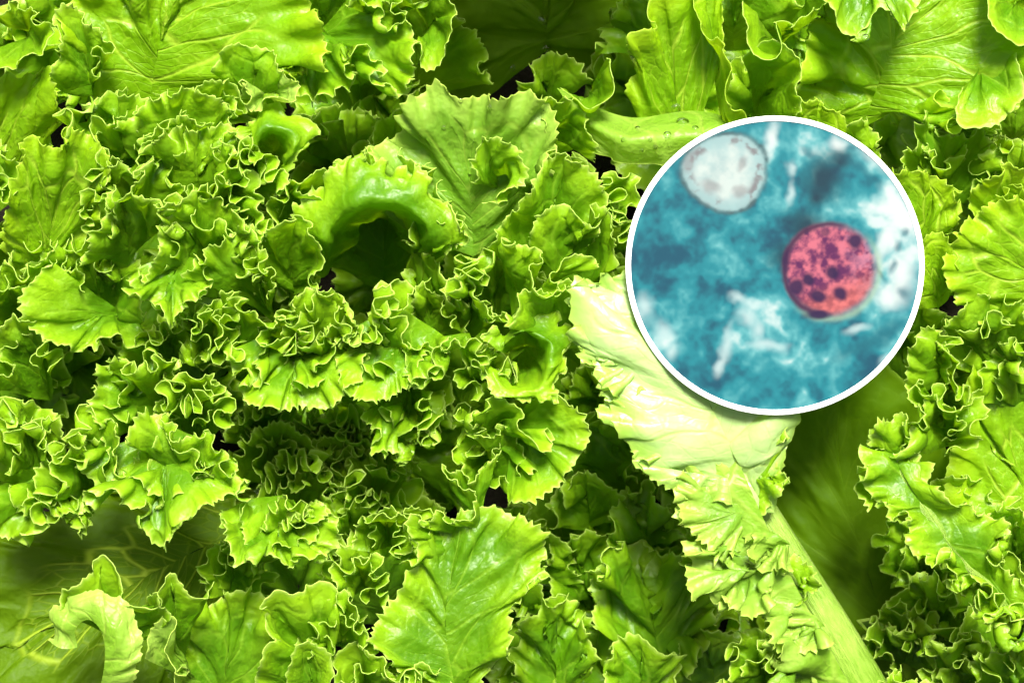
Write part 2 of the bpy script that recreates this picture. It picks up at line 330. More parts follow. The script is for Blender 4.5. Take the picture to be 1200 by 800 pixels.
# central fine-curled head
hA = head('darker densely crinkled lettuce heart, fine curls around its shaded middle', 390, 500)
leaf(hA, [(350,480,-190),(345,430,-140)], [(258,345,15),(275,345,40),(302,368,46),(345,378,50),(342,346,56),(385,340,56),(412,382,46),(425,420,10)], mid=[(275,420,-70),(290,390,-10),(320,385,10),(350,392,15),(385,390,10),(405,430,-50)], **CURLY)
leaf(hA, [(412,475,-190),(410,420,-40)], [(325,440,-30),(335,385,36),(350,350,50),(382,340,56),(412,392,44),(440,350,56),(468,335,56),(478,372,42),(512,410,10)], **TIGHT)
leaf(hA, [(345,380,-60),(345,430,0)], [(262,410,15),(272,455,36),(300,482,38),(340,482,38),(385,478,38),(420,452,34),(432,415,20)], **TIGHT)
leaf(hA, [(470,360,-50),(460,420,10)], [(390,395,20),(402,458,42),(440,476,47),(480,456,47),(512,440,42),(530,400,20)], **TIGHT)
leaf(hA, [(480,430,-100),(475,480,-50)], [(420,475,-10),(438,522,5),(475,542,5),(505,517,5),(515,475,-15)], **CURLY)
leaf(hA, [(550,390,-70),(520,415,0)], [(468,395,15),(480,452,42),(510,440,44),(532,400,42),(562,428,34),(580,455,10)], **LOOP)
leaf(hA, [(205,490,-110),(160,455,-10)], [(120,525,-20),(106,472,22),(110,430,32),(140,424,36),(185,415,36),(198,450,15)], **CURLY)
leaf(hA, [(230,520,-130),(230,470,-50)], [(178,505,-20),(195,450,22),(225,440,30),(256,446,22),(270,500,-5)], **TIGHT)
leaf(hA, [(190,420,-120),(200,400,-60)], [(140,425,-20),(160,390,5),(200,375,15),(240,385,10),(255,420,-20)], dz=-55, **TIGHT)
leaf(hA, [(245,420,-110),(250,390,-40)], [(205,420,-20),(222,375,22),(255,360,30),(280,390,20),(285,430,-10)], **TIGHT)
leaf(hA, [(205,500,-50),(190,560,20)], [(92,535,15),(98,592,38),(135,590,46),(165,610,46),(195,642,42),(230,612,46),(262,585,46),(288,575,40),(275,535,30)], **CURLY)
leaf(hA, [(215,590,-60),(210,530,25)], [(140,550,10),(158,492,50),(185,482,55),(212,512,52),(245,508,52),(268,550,46),(292,585,25)], **CURLY)
leaf(hA, [(330,580,-60),(325,630,10)], [(250,590,15),(262,640,36),(280,668,42),(310,655,42),(345,662,46),(385,652,42),(394,620,36),(370,595,20)], **TIGHT)
leaf(hA, [(350,640,-60),(350,600,0)], [(300,640,0),(310,600,30),(335,582,38),(360,600,40),(385,600,36),(396,640,10)], **TIGHT)
for j, (bx, by, pts) in enumerate([
    (330, 560, [(265,570),(280,520),(320,495),(360,510),(380,560)]),
    (400, 570, [(345,570),(355,525),(395,500),(435,515),(450,560)]),
    (350, 600, [(290,600),(310,550),(350,535),(395,545),(405,590)]),
    (440, 600, [(395,610),(400,560),(430,540),(465,550),(475,600)]),
    (310, 520, [(260,520),(275,480),(310,470),(345,480),(355,520)]),
    (410, 640, [(370,650),(375,600),(405,585),(440,600),(450,650)]),
    (390, 530, [(350,530),(365,490),(400,480),(430,500),(430,540)]),
    (400, 520, [(345,520),(360,485),(395,470),(435,480),(450,520)]),
    (440, 545, [(400,545),(410,510),(445,495),(480,505),(490,545)]),
    (360, 570, [(320,570),(335,535),(365,525),(395,540),(395,575)])]):
    n = len(pts)
    leaf(hA, [(bx, by, -290), (bx, by-20, -220)], [(x, y, -135-12*(j % 3)+(-30 if i in (0, n-1) else 0)) for i, (x, y) in enumerate(pts)], **TIGHT)
leaf(hA, [(430,690,-80),(420,670,-30)], [(385,720,0),(390,670,20),(420,650,25),(450,665,20),(455,710,0)], **CURLY)
leaf(hA, [(400,760,-80),(400,730,-30)], [(350,770,0),(360,720,25),(395,705,30),(435,720,25),(445,760,0)], **CURLY)
leaf(hA, [(455,640,-110),(455,610,-60)], [(415,650,-20),(430,600,0),(460,590,5),(485,610,0),(485,650,-20)], **TIGHT)

# central upper head: arched leaf, glossy fan
hC = head('lettuce with an arched leaf over a dark hollow and a glossy dewy fan leaf', 480, 300)
leaf(hC, [(442,268,-250),(442,262,-230)], [(345,310,-50),(346,250,0),(382,204,20),(430,186,25),(482,193,25),(524,232,25),(542,275,20),(512,300,0)], mid=[(378,328,-70),(386,280,20),(410,252,44),(448,243,50),(484,256,44),(500,278,25),(494,304,-40)], mat='leaf', big=(86,11), med=(38,7), fine=(0,0), teeth=(12,8), round_=45, lean=0.5, curl=0.2, pucker=1.4, v0=(0.7,0.9,1))
leaf(hC, [(450,330,-290),(450,270,-200)], [(360,270,-120),(375,215,-60),(410,180,-45),(460,170,-45),(520,195,-50),(550,260,-90)], **BROAD)  # this leaf and the next are added to block sun from the hollow
leaf(hC, [(445,340,-300),(450,290,-230)], [(350,300,-140),(372,235,-70),(410,200,-60),(460,195,-60),(520,220,-60),(545,285,-100)], **BROAD)
leaf(hC, [(555,300,-110),(550,190,-30)], [(450,250,-70),(440,165,-30),(470,140,-20),(482,105,20),(510,95,28),(545,112,20),(580,108,28),(625,105,28),(655,135,20),(650,185,10),(625,265,-60)], mat='gloss', **BROAD)
leaf(hC, [(600,235,-90),(590,215,-60)], [(550,215,0),(556,185,25),(568,165,42),(592,157,46),(612,180,46),(618,208,42),(598,238,38),(565,245,20)], mid=[(570,220,-30),(575,195,15),(592,188,25),(598,210,20),(590,228,0)], **LOOP)
leaf(hC, [(605,325,-110),(655,230,-10)], [(570,285,10),(598,258,36),(618,215,42),(650,182,46),(690,190,46),(712,222,42),(708,252,36),(690,290,10)], **FLAT)
leaf(hC, [(680,345,-100),(670,290,-30)], [(616,285,15),(625,262,36),(650,244,42),(680,266,42),(692,238,42),(716,250,36),(728,300,0)], **LOOP)
leaf(hC, [(600,370,-100),(620,340,-40)], [(582,275,10),(608,284,46),(632,292,47),(642,330,47),(668,325,42),(704,300,25)], big=(60,9), med=(28,5), fine=(0,0), teeth=(10,4.5))
leaf(hC, [(550,400,-110),(550,350,-30)], [(525,375,-20),(532,328,22),(556,303,28),(572,332,22),(586,372,0)], **TIGHT)
leaf(hC, [(505,420,-140),(505,350,-80)], [(460,370,-80),(475,310,-45),(500,288,-35),(525,315,-40),(548,345,-40),(548,400,-70)], **CURLY)
leaf(hC, [(500,300,-120),(510,270,-60)], [(470,290,-40),(490,255,10),(512,240,22),(538,258,20),(545,290,-20)], **LOOP)
leaf(hC, [(470,190,-190),(465,170,-150)], [(430,200,-120),(435,150,-90),(470,130,-80),(500,150,-90)], **FLAT)
leaf(hC, [(700,260,-120),(710,240,-60)], [(680,290,-20),(700,240,10),(722,215,15),(745,230,10),(750,280,-20)], **CURLY)
leaf(hC, [(640,160,-100),(650,140,-40)], [(620,190,-20),(640,130,20),(660,105,30),(680,130,26),(700,170,10),(690,200,-20)], **LOOP)
leaf(hC, [(616,408,-200),(614,404,-180)], [(566,440,25),(582,466,30),(612,472,32),(652,458,25),(662,422,15),(690,398,0),(668,376,0),(636,365,0),(600,372,5),(572,402,20)], mid=[(588,432,20),(598,450,30),(622,452,38),(640,440,42),(642,420,45),(640,405,48),(628,396,48),(612,392,45),(598,400,40),(590,415,30)], v0=(0.7,0.9,1), big=(64,9), med=(30,6), fine=(0,0), teeth=(11,4.5))
leaf(hC, [(660,400,-90),(630,380,-20)], [(568,372,25),(595,386,46),(606,346,48),(640,350,48),(656,325,47),(690,330,30)], **LOOP)
leaf(hC, [(570,450,-110),(560,430,-60)], [(540,470,-20),(550,430,10),(575,410,15),(600,430,5),(600,460,-20)], **CURLY)
leaf(hC, [(600,500,-100),(620,510,-20)], [(590,590,5),(628,592,26),(660,562,24),(692,512,24),(672,472,24),(648,460,22),(620,470,0)], **FLAT)
leaf(hC, [(560,500,-120),(590,500,-60)], [(530,480,-10),(560,470,25),(600,480,38),(628,500,40),(640,525,30),(625,560,10)], **LOOP)
leaf(hC, [(570,570,-110),(580,540,-60)], [(530,570,-20),(545,520,5),(575,500,15),(605,520,10),(620,560,-10)], **CURLY)

# lower central head: big serrated flat leaf and shaded leaves
hG = head('lettuce with one broad flat dull-green serrated leaf and darker shaded leaves', 600, 760)
leaf(hG, [(540,840,-40),(522,730,0),(535,655,15)], [(515,800,0),(470,778,26),(434,750,32),(445,715,20),(468,690,5),(490,640,8),(530,600,10),(590,592,16),(642,628,22),(636,670,27),(604,705,22),(602,745,22),(582,785,10),(565,815,-10)], **FLAT)
leaf(hG, [(575,640,-50),(560,620,0)], [(468,665,20),(490,648,42),(474,615,48),(500,620,42),(510,600,47),(552,612,47),(556,580,47),(520,546,47),(552,556,47),(585,530,30)], big=(50,6), med=(24,4), fine=(0,0), teeth=(10,4.5), side=True)
for rib, edge in [
    ([(775,780,-150),(760,700,-70)], [(690,735,-60),(694,655,-35),(740,630,-35),(775,650,-40),(800,640,-45),(835,655,-60),(840,730,-90)]),
    ([(655,830,-130),(650,750,-60)], [(596,790,-60),(608,725,-45),(650,695,-35),(692,720,-35),(694,790,-60)]),
    ([(755,830,-100),(750,780,-40)], [(705,800,-30),(712,760,-20),(735,742,-18),(765,755,-20),(800,765,-30),(800,800,-40)]),
    ([(760,640,-150),(755,610,-80)], [(700,640,-70),(715,590,-50),(745,570,-45),(785,590,-55),(800,630,-70)]),
    ([(690,620,-170),(690,590,-110)], [(640,620,-80),(655,575,-60),(690,550,-55),(725,570,-65),(735,610,-80)]),
    ([(720,560,-170),(715,530,-110)], [(670,560,-80),(680,510,-60),(715,480,-55),(745,510,-65),(750,560,-80)]),
    ([(690,700,-200),(680,660,-130)], [(640,700,-110),(650,640,-90),(690,620,-85),(725,650,-90),(730,700,-110)]),
    ([(840,810,-160),(830,760,-110)], [(780,810,-110),(790,750,-90),(830,730,-85),(880,760,-90),(890,810,-110)]),
    ([(620,680,-170),(630,640,-110)], [(580,690,-110),(600,640,-85),(640,615,-80),(670,640,-85),(680,690,-110)]),
    ([(700,480,-190),(700,450,-130)], [(650,500,-100),(670,440,-80),(700,420,-70),(730,450,-80),(740,500,-100)])]:
    leaf(hG, rib, edge, dz=-125, **BROAD)

# bottom left head: smooth dark leaf with long veins and rolled pale margins
hF = head('lettuce with a long-veined dark leaf and a rolled pale hook-shaped margin', 160, 760)
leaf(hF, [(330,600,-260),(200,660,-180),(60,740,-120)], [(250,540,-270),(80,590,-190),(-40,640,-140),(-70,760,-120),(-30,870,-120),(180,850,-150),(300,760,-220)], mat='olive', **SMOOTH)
HOOK = [(90,756,22),(88,738,32),(100,726,38),(115,733,42),(123,757,40),(121,788,24),(112,825,-20)]
leaf(hF, HOOK, [(60,750,18),(64,712,26),(100,690,32),(146,704,36),(168,745,36),(156,798,20),(132,848,-20)], mat='soft', side=True, cup=9, big=(90,3), med=(30,3), fine=(0,0), teeth=(10,4.5))
leaf(hF, [(135,750,-80),(130,735,-40)], [(60,735,10),(68,690,26),(105,672,34),(118,655,40),(130,690,40),(160,702,40),(190,690,42),(196,720,38),(172,745,10)], **RIBBON)
leaf(hF, [(215,770,-90),(205,740,-40)], [(168,705,15),(182,685,32),(200,672,38),(216,702,36),(242,708,36),(255,690,30)], **RIBBON)
leaf(hF, [(235,800,-100),(215,780,-40)], [(172,775,0),(178,735,22),(198,728,30),(200,772,28),(218,782,28),(200,815,0)], mat='soft', **RIBBON)
leaf(hF, [(265,840,-170),(265,770,-90)], [(190,800,-90),(222,715,-65),(290,690,-60),(332,735,-62),(325,820,-90)], **FLAT)
leaf(hF, [(380,830,-80),(360,740,-10)], [(298,805,0),(304,758,34),(330,742,30),(298,706,36),(320,684,42),(350,690,42),(386,686,36),(398,730,10)], **RIBBON)
leaf(hF, [(370,830,-50),(365,790,0)], [(335,830,10),(342,765,30),(362,750,34),(385,765,26),(390,810,0)], **RIBBON)
leaf(hF, [(430,840,-100),(430,790,-50)], [(385,830,-10),(395,770,10),(430,755,18),(465,770,12),(480,820,-10)], **CURLY)
leaf(hF, [(280,690,-200),(270,660,-150)], [(235,700,-120),(240,650,-100),(275,630,-95),(310,650,-100),(320,700,-120)], **CURLY)
leaf(hF, [(490,830,-80),(490,800,-40)], [(450,830,0),(455,795,12),(485,780,16),(520,795,12),(530,830,0)], **CURLY)

# right head: pale sunlit leaf on a thick stalk
hE = head('lettuce with a nearly white sunlit leaf running down into a thick pale stalk', 980, 700)
leaf(hE, [(895,600,5),(835,480,52),(770,350,52)], [(835,590,20),(795,582,24),(765,560,30),(738,535,36),(712,482,46),(690,432,48),(668,390,48),(672,335,48),(720,315,45),(800,300,40),(900,400,40),(930,480,36),(925,540,25),(905,595,10)], mat='pale', pucker=0.7, cup=8, big=(120,6), med=(46,3), fine=(0,0), teeth=(12,7))
leaf(hE, [(865,540,35),(905,630,38),(945,710,28),(1000,810,5)], [(795,545,20),(800,610,15),(806,660,22),(832,705,26),(880,722,34),(905,770,26),(895,830,0)], mat='soft', side=True, big=(84,24), med=(36,11), fine=(0,0), teeth=(12,8), v0=(1.0,1.2,1.2))
leaf(hE, [(885,565,15),(895,560,30)], [(895,490,25),(928,500,38),(914,535,36),(930,570,38),(895,592,36),(878,625,20)], **LOOP)
for rb, ed in [([(745,365,40),(715,360,48)], [(700,325,40),(676,328,44),(664,346,44),(690,366,46),(705,385,46),(740,390,44)]),
               ([(760,440,40),(715,420,50)], [(715,385,44),(680,385,44),(664,396,42),(688,420,46),(692,445,46),(725,465,46),(755,465,44)]),
               ([(800,520,40),(745,500,48)], [(740,455,46),(705,470,42),(704,488,42),(732,508,46),(738,535,42),(775,545,44)]),
               ([(850,560,38),(800,555,44)], [(770,530,42),(745,540,38),(770,566,40),(795,584,36),(825,586,34),(850,590,30)])]:
    leaf(hE, rb, ed, mat='pale', big=(90,8), med=(34,8), fine=(0,0), teeth=(12,8), steep=1.0)
for rb, ed in [([(880,600,25),(850,600,40)], [(850,545,25),(808,540,36),(792,575,40),(800,615,42),(830,640,40),(865,650,25)]),
               ([(915,650,25),(870,665,42)], [(860,640,25),(815,640,36),(806,680,40),(832,712,44),(880,724,46),(905,700,40),(925,690,25)]),
               ([(950,720,15),(925,725,36)], [(905,690,25),(893,715,36),(905,755,40),(940,765,36),(965,745,20)]),
               ([(925,640,30),(905,640,44)], [(880,615,35),(872,640,46),(885,668,50),(915,672,46),(935,660,30)]),
               ([(965,735,15),(945,738,40)], [(925,715,30),(915,740,44),(930,765,46),(958,765,36)]),
               ([(970,770,0),(930,775,30)], [(925,745,10),(893,765,30),(890,800,34),(930,830,30),(970,820,5)])]:
    leaf(hE, rb, ed, mat='gloss', big=(62,15), med=(32,8), fine=(0,0), teeth=(12,8))
leaf(hE, [(945,700,25),(935,680,28)], [(920,655,34),(935,648,40),(955,670,44),(964,690,42),(935,705,40),(922,715,25)], **LOOP)
leaf(hE, [(1045,870,-60),(985,755,-10),(925,650,8),(880,570,12),(850,510,10)], [(1015,850,-75),(950,740,-40),(890,625,-25),(855,540,-20),(870,540,-20),(915,612,-25),(985,730,-40),(1045,850,-75)], mat='soft', big=(90,2), med=(0,0), fine=(0,0), teeth=(14,2), ribr=(34,11), label='thick pale stalk blade')
leaf(hE, [(900,800,-60),(890,770,-10)], [(835,830,0),(850,775,20),(875,750,30),(905,755,34),(925,790,20),(915,830,0)], **CURLY)
leaf(hE, [(1040,850,-40),(1050,820,-10)], [(1010,840,0),(1030,800,15),(1060,785,20),(1085,800,15),(1095,840,0)], **CURLY)
leaf(hE, [(860,650,-140),(850,620,-80)], [(800,680,-60),(805,610,-40),(840,590,-35),(870,610,-40),(880,660,-60)], **CURLY)

# far right head: olive blade, frilled strip, yellow veined leaves
hR = head('lettuce with a frilled ribbon leaf over a smooth shaded green blade', 1090, 600)
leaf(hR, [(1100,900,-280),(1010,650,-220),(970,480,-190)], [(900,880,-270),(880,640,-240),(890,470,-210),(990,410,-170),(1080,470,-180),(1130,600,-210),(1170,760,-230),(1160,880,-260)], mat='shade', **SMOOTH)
leaf(hR, [(1030,505,10),(1080,590,24),(1130,655,22),(1230,760,5)], [(1008,510,10),(1012,580,34),(1058,605,42),(1064,650,42),(1130,672,42),(1145,720,40),(1200,745,30)], side=True, v0=(1.0,1.2,1.2), big=(56,15), med=(24,8), fine=(10,2), teeth=(9,4.5), ribr=(8,7))
leaf(hR, [(1030,505,10),(1080,590,24),(1130,655,22),(1230,760,5)], [(1082,515,20),(1098,570,36),(1142,590,42),(1182,612,42),(1172,655,36),(1230,700,20)], side=True, **dict(TIGHT, inner=0))
leaf(hR, [(1060,560,-40),(1055,530,0)], [(1008,585,0),(1010,540,30),(1030,495,40),(1060,490,42),(1075,540,20)], **CURLY)
leaf(hR, [(1110,520,-60),(1100,490,0)], [(1045,520,10),(1062,480,38),(1080,445,46),(1115,470,46),(1148,475,46),(1145,510,36),(1120,540,10)], **CURLY)
leaf(hR, [(1110,440,-60),(1100,420,0)], [(1060,460,0),(1065,410,30),(1085,385,40),(1112,400,42),(1115,430,36),(1140,460,10)], **CURLY)
leaf(hR, [(1240,680,-180),(1190,540,-120)], [(1105,660,-130),(1108,540,-105),(1135,430,-75),(1180,380,-65),(1250,370,-60)], mat='yellow', **SMOOTH)
leaf(hR, [(1060,330,-60),(1090,240,5)], [(1030,250,0),(1045,200,34),(1075,195,42),(1105,205,44),(1126,225,42),(1122,255,34),(1095,290,0)], mat='yellow', **FLAT)
leaf(hR, [(1195,290,-60),(1180,240,0)], [(1128,265,10),(1150,205,32),(1188,190,36),(1225,205,26),(1240,250,0)], mat='yellow', **CURLY)
leaf(hR, [(1260,360,-60),(1190,310,0)], [(1150,380,-20),(1115,350,15),(1105,300,34),(1140,250,38),(1190,232,38),(1240,240,25)], mat='yellow', **FLAT)
leaf(hR, [(1100,360,-70),(1095,320,-10)], [(1060,360,-10),(1070,300,25),(1090,275,32),(1118,290,30),(1122,340,0)], mat='yellow', **FLAT)
leaf(hR, [(1170,450,-110),(1160,400,-50)], [(1100,430,-40),(1110,370,-5),(1150,345,10),(1190,350,10),(1225,380,0),(1230,430,-30)], **CURLY)
leaf(hR, [(1200,480,-120),(1190,440,-70)], [(1140,470,-50),(1155,420,-30),(1190,400,-25),(1230,410,-30)], **CURLY)
for bx, by, dzz in [(1100,720,-120),(1080,660,-130),(1130,790,-90),(1190,800,-30),(1060,760,-160),(1160,690,-80),(1120,600,-110),(1190,640,-60)]:
    leaf(hR, [(bx,by+20,dzz-110),(bx,by,dzz-40)], [(bx-52,by+20,dzz-30),(bx-45,by-25,dzz),(bx-5,by-48,dzz+10),(bx+40,by-28,dzz),(bx+52,by+22,dzz-30)], **TIGHT)

# top right head
hD = head('lettuce with a large vein-netted leaf and loose ribbon folds above the round picture', 950, 60)
leaf(hD, [(1010,150,-130),(1040,70,-60),(1070,0,-30)], [(925,160,-110),(938,60,-30),(980,-40,-10),(1100,-70,0),(1225,-60,10),(1240,60,12),(1185,140,10),(1135,150,0),(1110,105,-40)], mat='yellow', **BROAD)
leaf(hD, [(1020,-70,0),(1020,-30,30)], [(955,-30,30),(966,10,45),(988,42,50),(1012,50,52),(1030,12,52),(1062,34,52),(1085,0,48),(1090,-40,30)], **RIBBON)
leaf(hD, [(1195,10,-40),(1190,0,0)], [(1160,-30,30),(1156,10,45),(1172,42,48),(1200,52,48),(1235,30,40)], **RIBBON)
leaf(hD, [(1150,70,-50),(1150,100,10)], [(1190,60,20),(1196,110,34),(1175,145,36),(1145,152,34),(1122,145,30),(1128,100,20)], **RIBBON)
leaf(hD, [(1110,250,-130),(1105,200,-70)], [(1050,235,-60),(1062,180,-30),(1080,132,-22),(1115,160,-22),(1150,150,-28),(1175,200,-60)], **CURLY)
leaf(hD, [(1190,230,-140),(1180,200,-90)], [(1140,240,-70),(1150,190,-45),(1180,160,-40),(1220,170,-45)], **BROAD)
leaf(hD, [(960,210,-60),(958,160,0)], [(925,180,10),(930,130,28),(958,116,34),(985,130,30),(1000,165,10)], mat='yellow', **FLAT)
leaf(hD, [(1020,220,-60),(1015,180,-10)], [(985,200,0),(990,150,22),(1015,140,26),(1032,170,20),(1040,210,0)], **FLAT)
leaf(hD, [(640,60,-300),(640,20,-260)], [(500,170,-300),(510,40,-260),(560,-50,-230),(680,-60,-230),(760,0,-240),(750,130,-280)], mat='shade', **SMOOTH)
leaf(hD, [(655,105,-60),(740,138,-30),(820,130,-30),(910,165,-40)], [(672,165,-50),(705,186,-20),(770,190,-10),(850,198,-20),(910,215,-30)], mid=[(664,130,-25),(720,158,25),(790,158,30),(850,162,25),(912,190,0)], mat='soft', side=True, big=(120,2), med=(0,0), fine=(0,0), teeth=(14,1), round_=240)
leaf(hD, [(690,120,-110),(690,105,-80)], [(655,105,10),(672,118,25),(692,132,32),(716,112,34),(722,75,28),(708,62,10)], **RIBBON)
leaf(hD, [(800,200,-80),(790,90,-30)], [(732,110,-40),(736,70,10),(736,32,28),(772,30,32),(778,-10,34),(840,-40,25),(850,60,0)], mat='yellow', **RIBBON)
leaf(hD, [(860,200,-70),(835,100,-30),(835,-30,-20)], [(868,150,10),(862,112,38),(850,70,44),(822,40,44),(815,-20,40)], mat='yellow', side=True, **RIBBON)
leaf(hD, [(915,55,-100),(910,35,-60)], [(866,0,20),(874,48,36),(902,62,46),(906,26,46),(934,46,46),(960,22,46),(955,-20,36)], **RIBBON)
leaf(hD, [(885,140,-120),(890,110,-70)], [(872,65,20),(905,55,40),(932,70,42),(942,96,40),(936,130,34),(930,160,0)], **RIBBON)
leaf(hD, dz=-70, rib=[(880,150,-160),(880,110,-120)], edge=[(840,150,-90),(855,90,-70),(885,70,-60),(915,90,-70)], **BROAD)
leaf(hD, dz=-70, rib=[(640,130,-180),(640,100,-140)], edge=[(600,140,-110),(620,80,-80),(660,60,-70),(690,80,-80)], **BROAD)
leaf(hD, [(800,60,-170),(760,40,-120)], [(700,60,-120),(720,0,-100),(770,-30,-90),(820,-10,-90)], mat='leaf', **BROAD)

# unseen leaves added beyond the frame to shade the deep olive leaf
for bx, by, zz in [(560,-130,70),(660,-150,80),(740,-120,75),(620,-210,95),(700,-220,95),(540,-220,90)]:
    leaf(hD, [(bx,by-60,zz-120),(bx,by-10,zz-20)], [(bx-90,by-50,zz-20),(bx-75,by+30,zz),(bx,by+62,zz+5),(bx+75,by+30,zz),(bx+90,by-50,zz-20)], res=4.2, **BROAD)
# more foliage low between the heads
for hd, bx, by, zz in [(hB,420,130,-190),(hB,400,190,-170),(hB,470,170,-220),(hC,430,200,-180),(hC,660,280,-190),(hG,560,700,-180),(hL,60,440,-170),(hA,200,600,-170),(hD,760,110,-180),(hD,1090,170,-180),(hR,1060,420,-170),(hR,1180,600,-180),(hA,350,680,-150),(hA,480,650,-170),(hC,540,470,-170),(hA,450,470,-170),(hC,690,360,-170),(hG,720,480,-190),(hD,1015,250,-150),(hR,1200,260,-150),(hB,385,0,-170),(hD,1190,150,-160),(hB,0,70,-170),(hR,1080,320,-160),(hA,340,400,-210),(hC,600,330,-180),(hD,860,20,-110),(hB,490,70,-120),(hB,380,10,-110),(hL,0,480,-120),(hC,500,240,-150),(hG,740,540,-120),(hC,690,420,-130),(hR,1175,765,-70),(hL,0,400,-80),(hA,240,450,-90),(hM,210,440,-110),(hC,580,370,-120),(hA,450,690,-90)]:
    leaf(hd, [(bx,by+40,zz-120),(bx,by,zz-30)], [(bx-85,by+40,zz-40),(bx-75,by-30,zz),(bx,by-70,zz+10),(bx+75,by-30,zz),(bx+85,by+40,zz-40)], dz=-50, res=4.2, **PLAIN)
# deeper leaves that fill each rosette down to the soil
rng = random.Random(4)
for hd, cx, cy, n, R in [(hB,180,60,5,190),(hL,30,380,5,170),(hM,230,270,5,180),(hA,380,520,6,190),(hC,540,300,7,190),(hG,660,690,7,190),(hF,180,760,4,190),(hE,890,620,4,160),(hR,1110,520,7,190),(hD,920,90,8,230),(hE,820,400,4,160)]:
    for i in range(n):
        a = 2*math.pi*(i+rng.random()*0.6)/n; r = R*rng.uniform(0.7, 1.0); zz = rng.uniform(-270, -190)
        ex, ey = cx+r*0.75*math.cos(a), cy+r*0.75*math.sin(a)
        if (880 < ex < 1110 and ey > 440) or (ex < 290 and ey > 610) or (490 < ex < 960 and ey < 140): continue
        d = lambda rr, aa, z: (cx+rr*math.cos(a+aa), cy+rr*math.sin(a+aa), z)
        leaf(hd, [d(10,0,-330), d(r*0.6,0,zz-50)], [d(r*.25,-.9,zz-110), d(r*.7,-.65,zz-20), d(r*.97,-.3,zz), d(r,0,zz+10), d(r*.97,.3,zz), d(r*.7,.65,zz-20), d(r*.25,.9,zz-110)], res=4.2, **(BROAD if i % 2 else PLAIN))

# a short stem under every head carries its leaves
def stem(hd, px, py):
    na = 16; prof = [(30, GZ-20), (34, GZ+20), (30, GZ+60), (24, GZ+90), (4, GZ+105)]
    c = W((px, py, -380)); a = np.linspace(0, 2*math.pi, na, endpoint=False); vs_ = []; fc = []
    for r, z in prof: vs_ += [(c[0]+r*math.cos(q)*(1+.08*math.sin(5*q)), c[1]+r*math.sin(q)*(1+.08*math.sin(5*q)), z) for q in a]
    for i in range(len(prof)-1): fc += [(i*na+j, i*na+(j+1) % na, (i+1)*na+(j+1) % na, (i+1)*na+j) for j in range(na)]
    o = mesh_obj('stem', np.array(vs_)*S, np.array(fc), M['rib']); o.parent = hd; o.location = -hd.location
for hd, px, py in [(hB,150,90),(hL,20,330),(hM,230,260),(hA,390,500),(hC,480,300),(hG,600,760),(hF,160,760),(hE,980,700),(hR,1090,600),(hD,950,60)]: stem(hd, px, py)

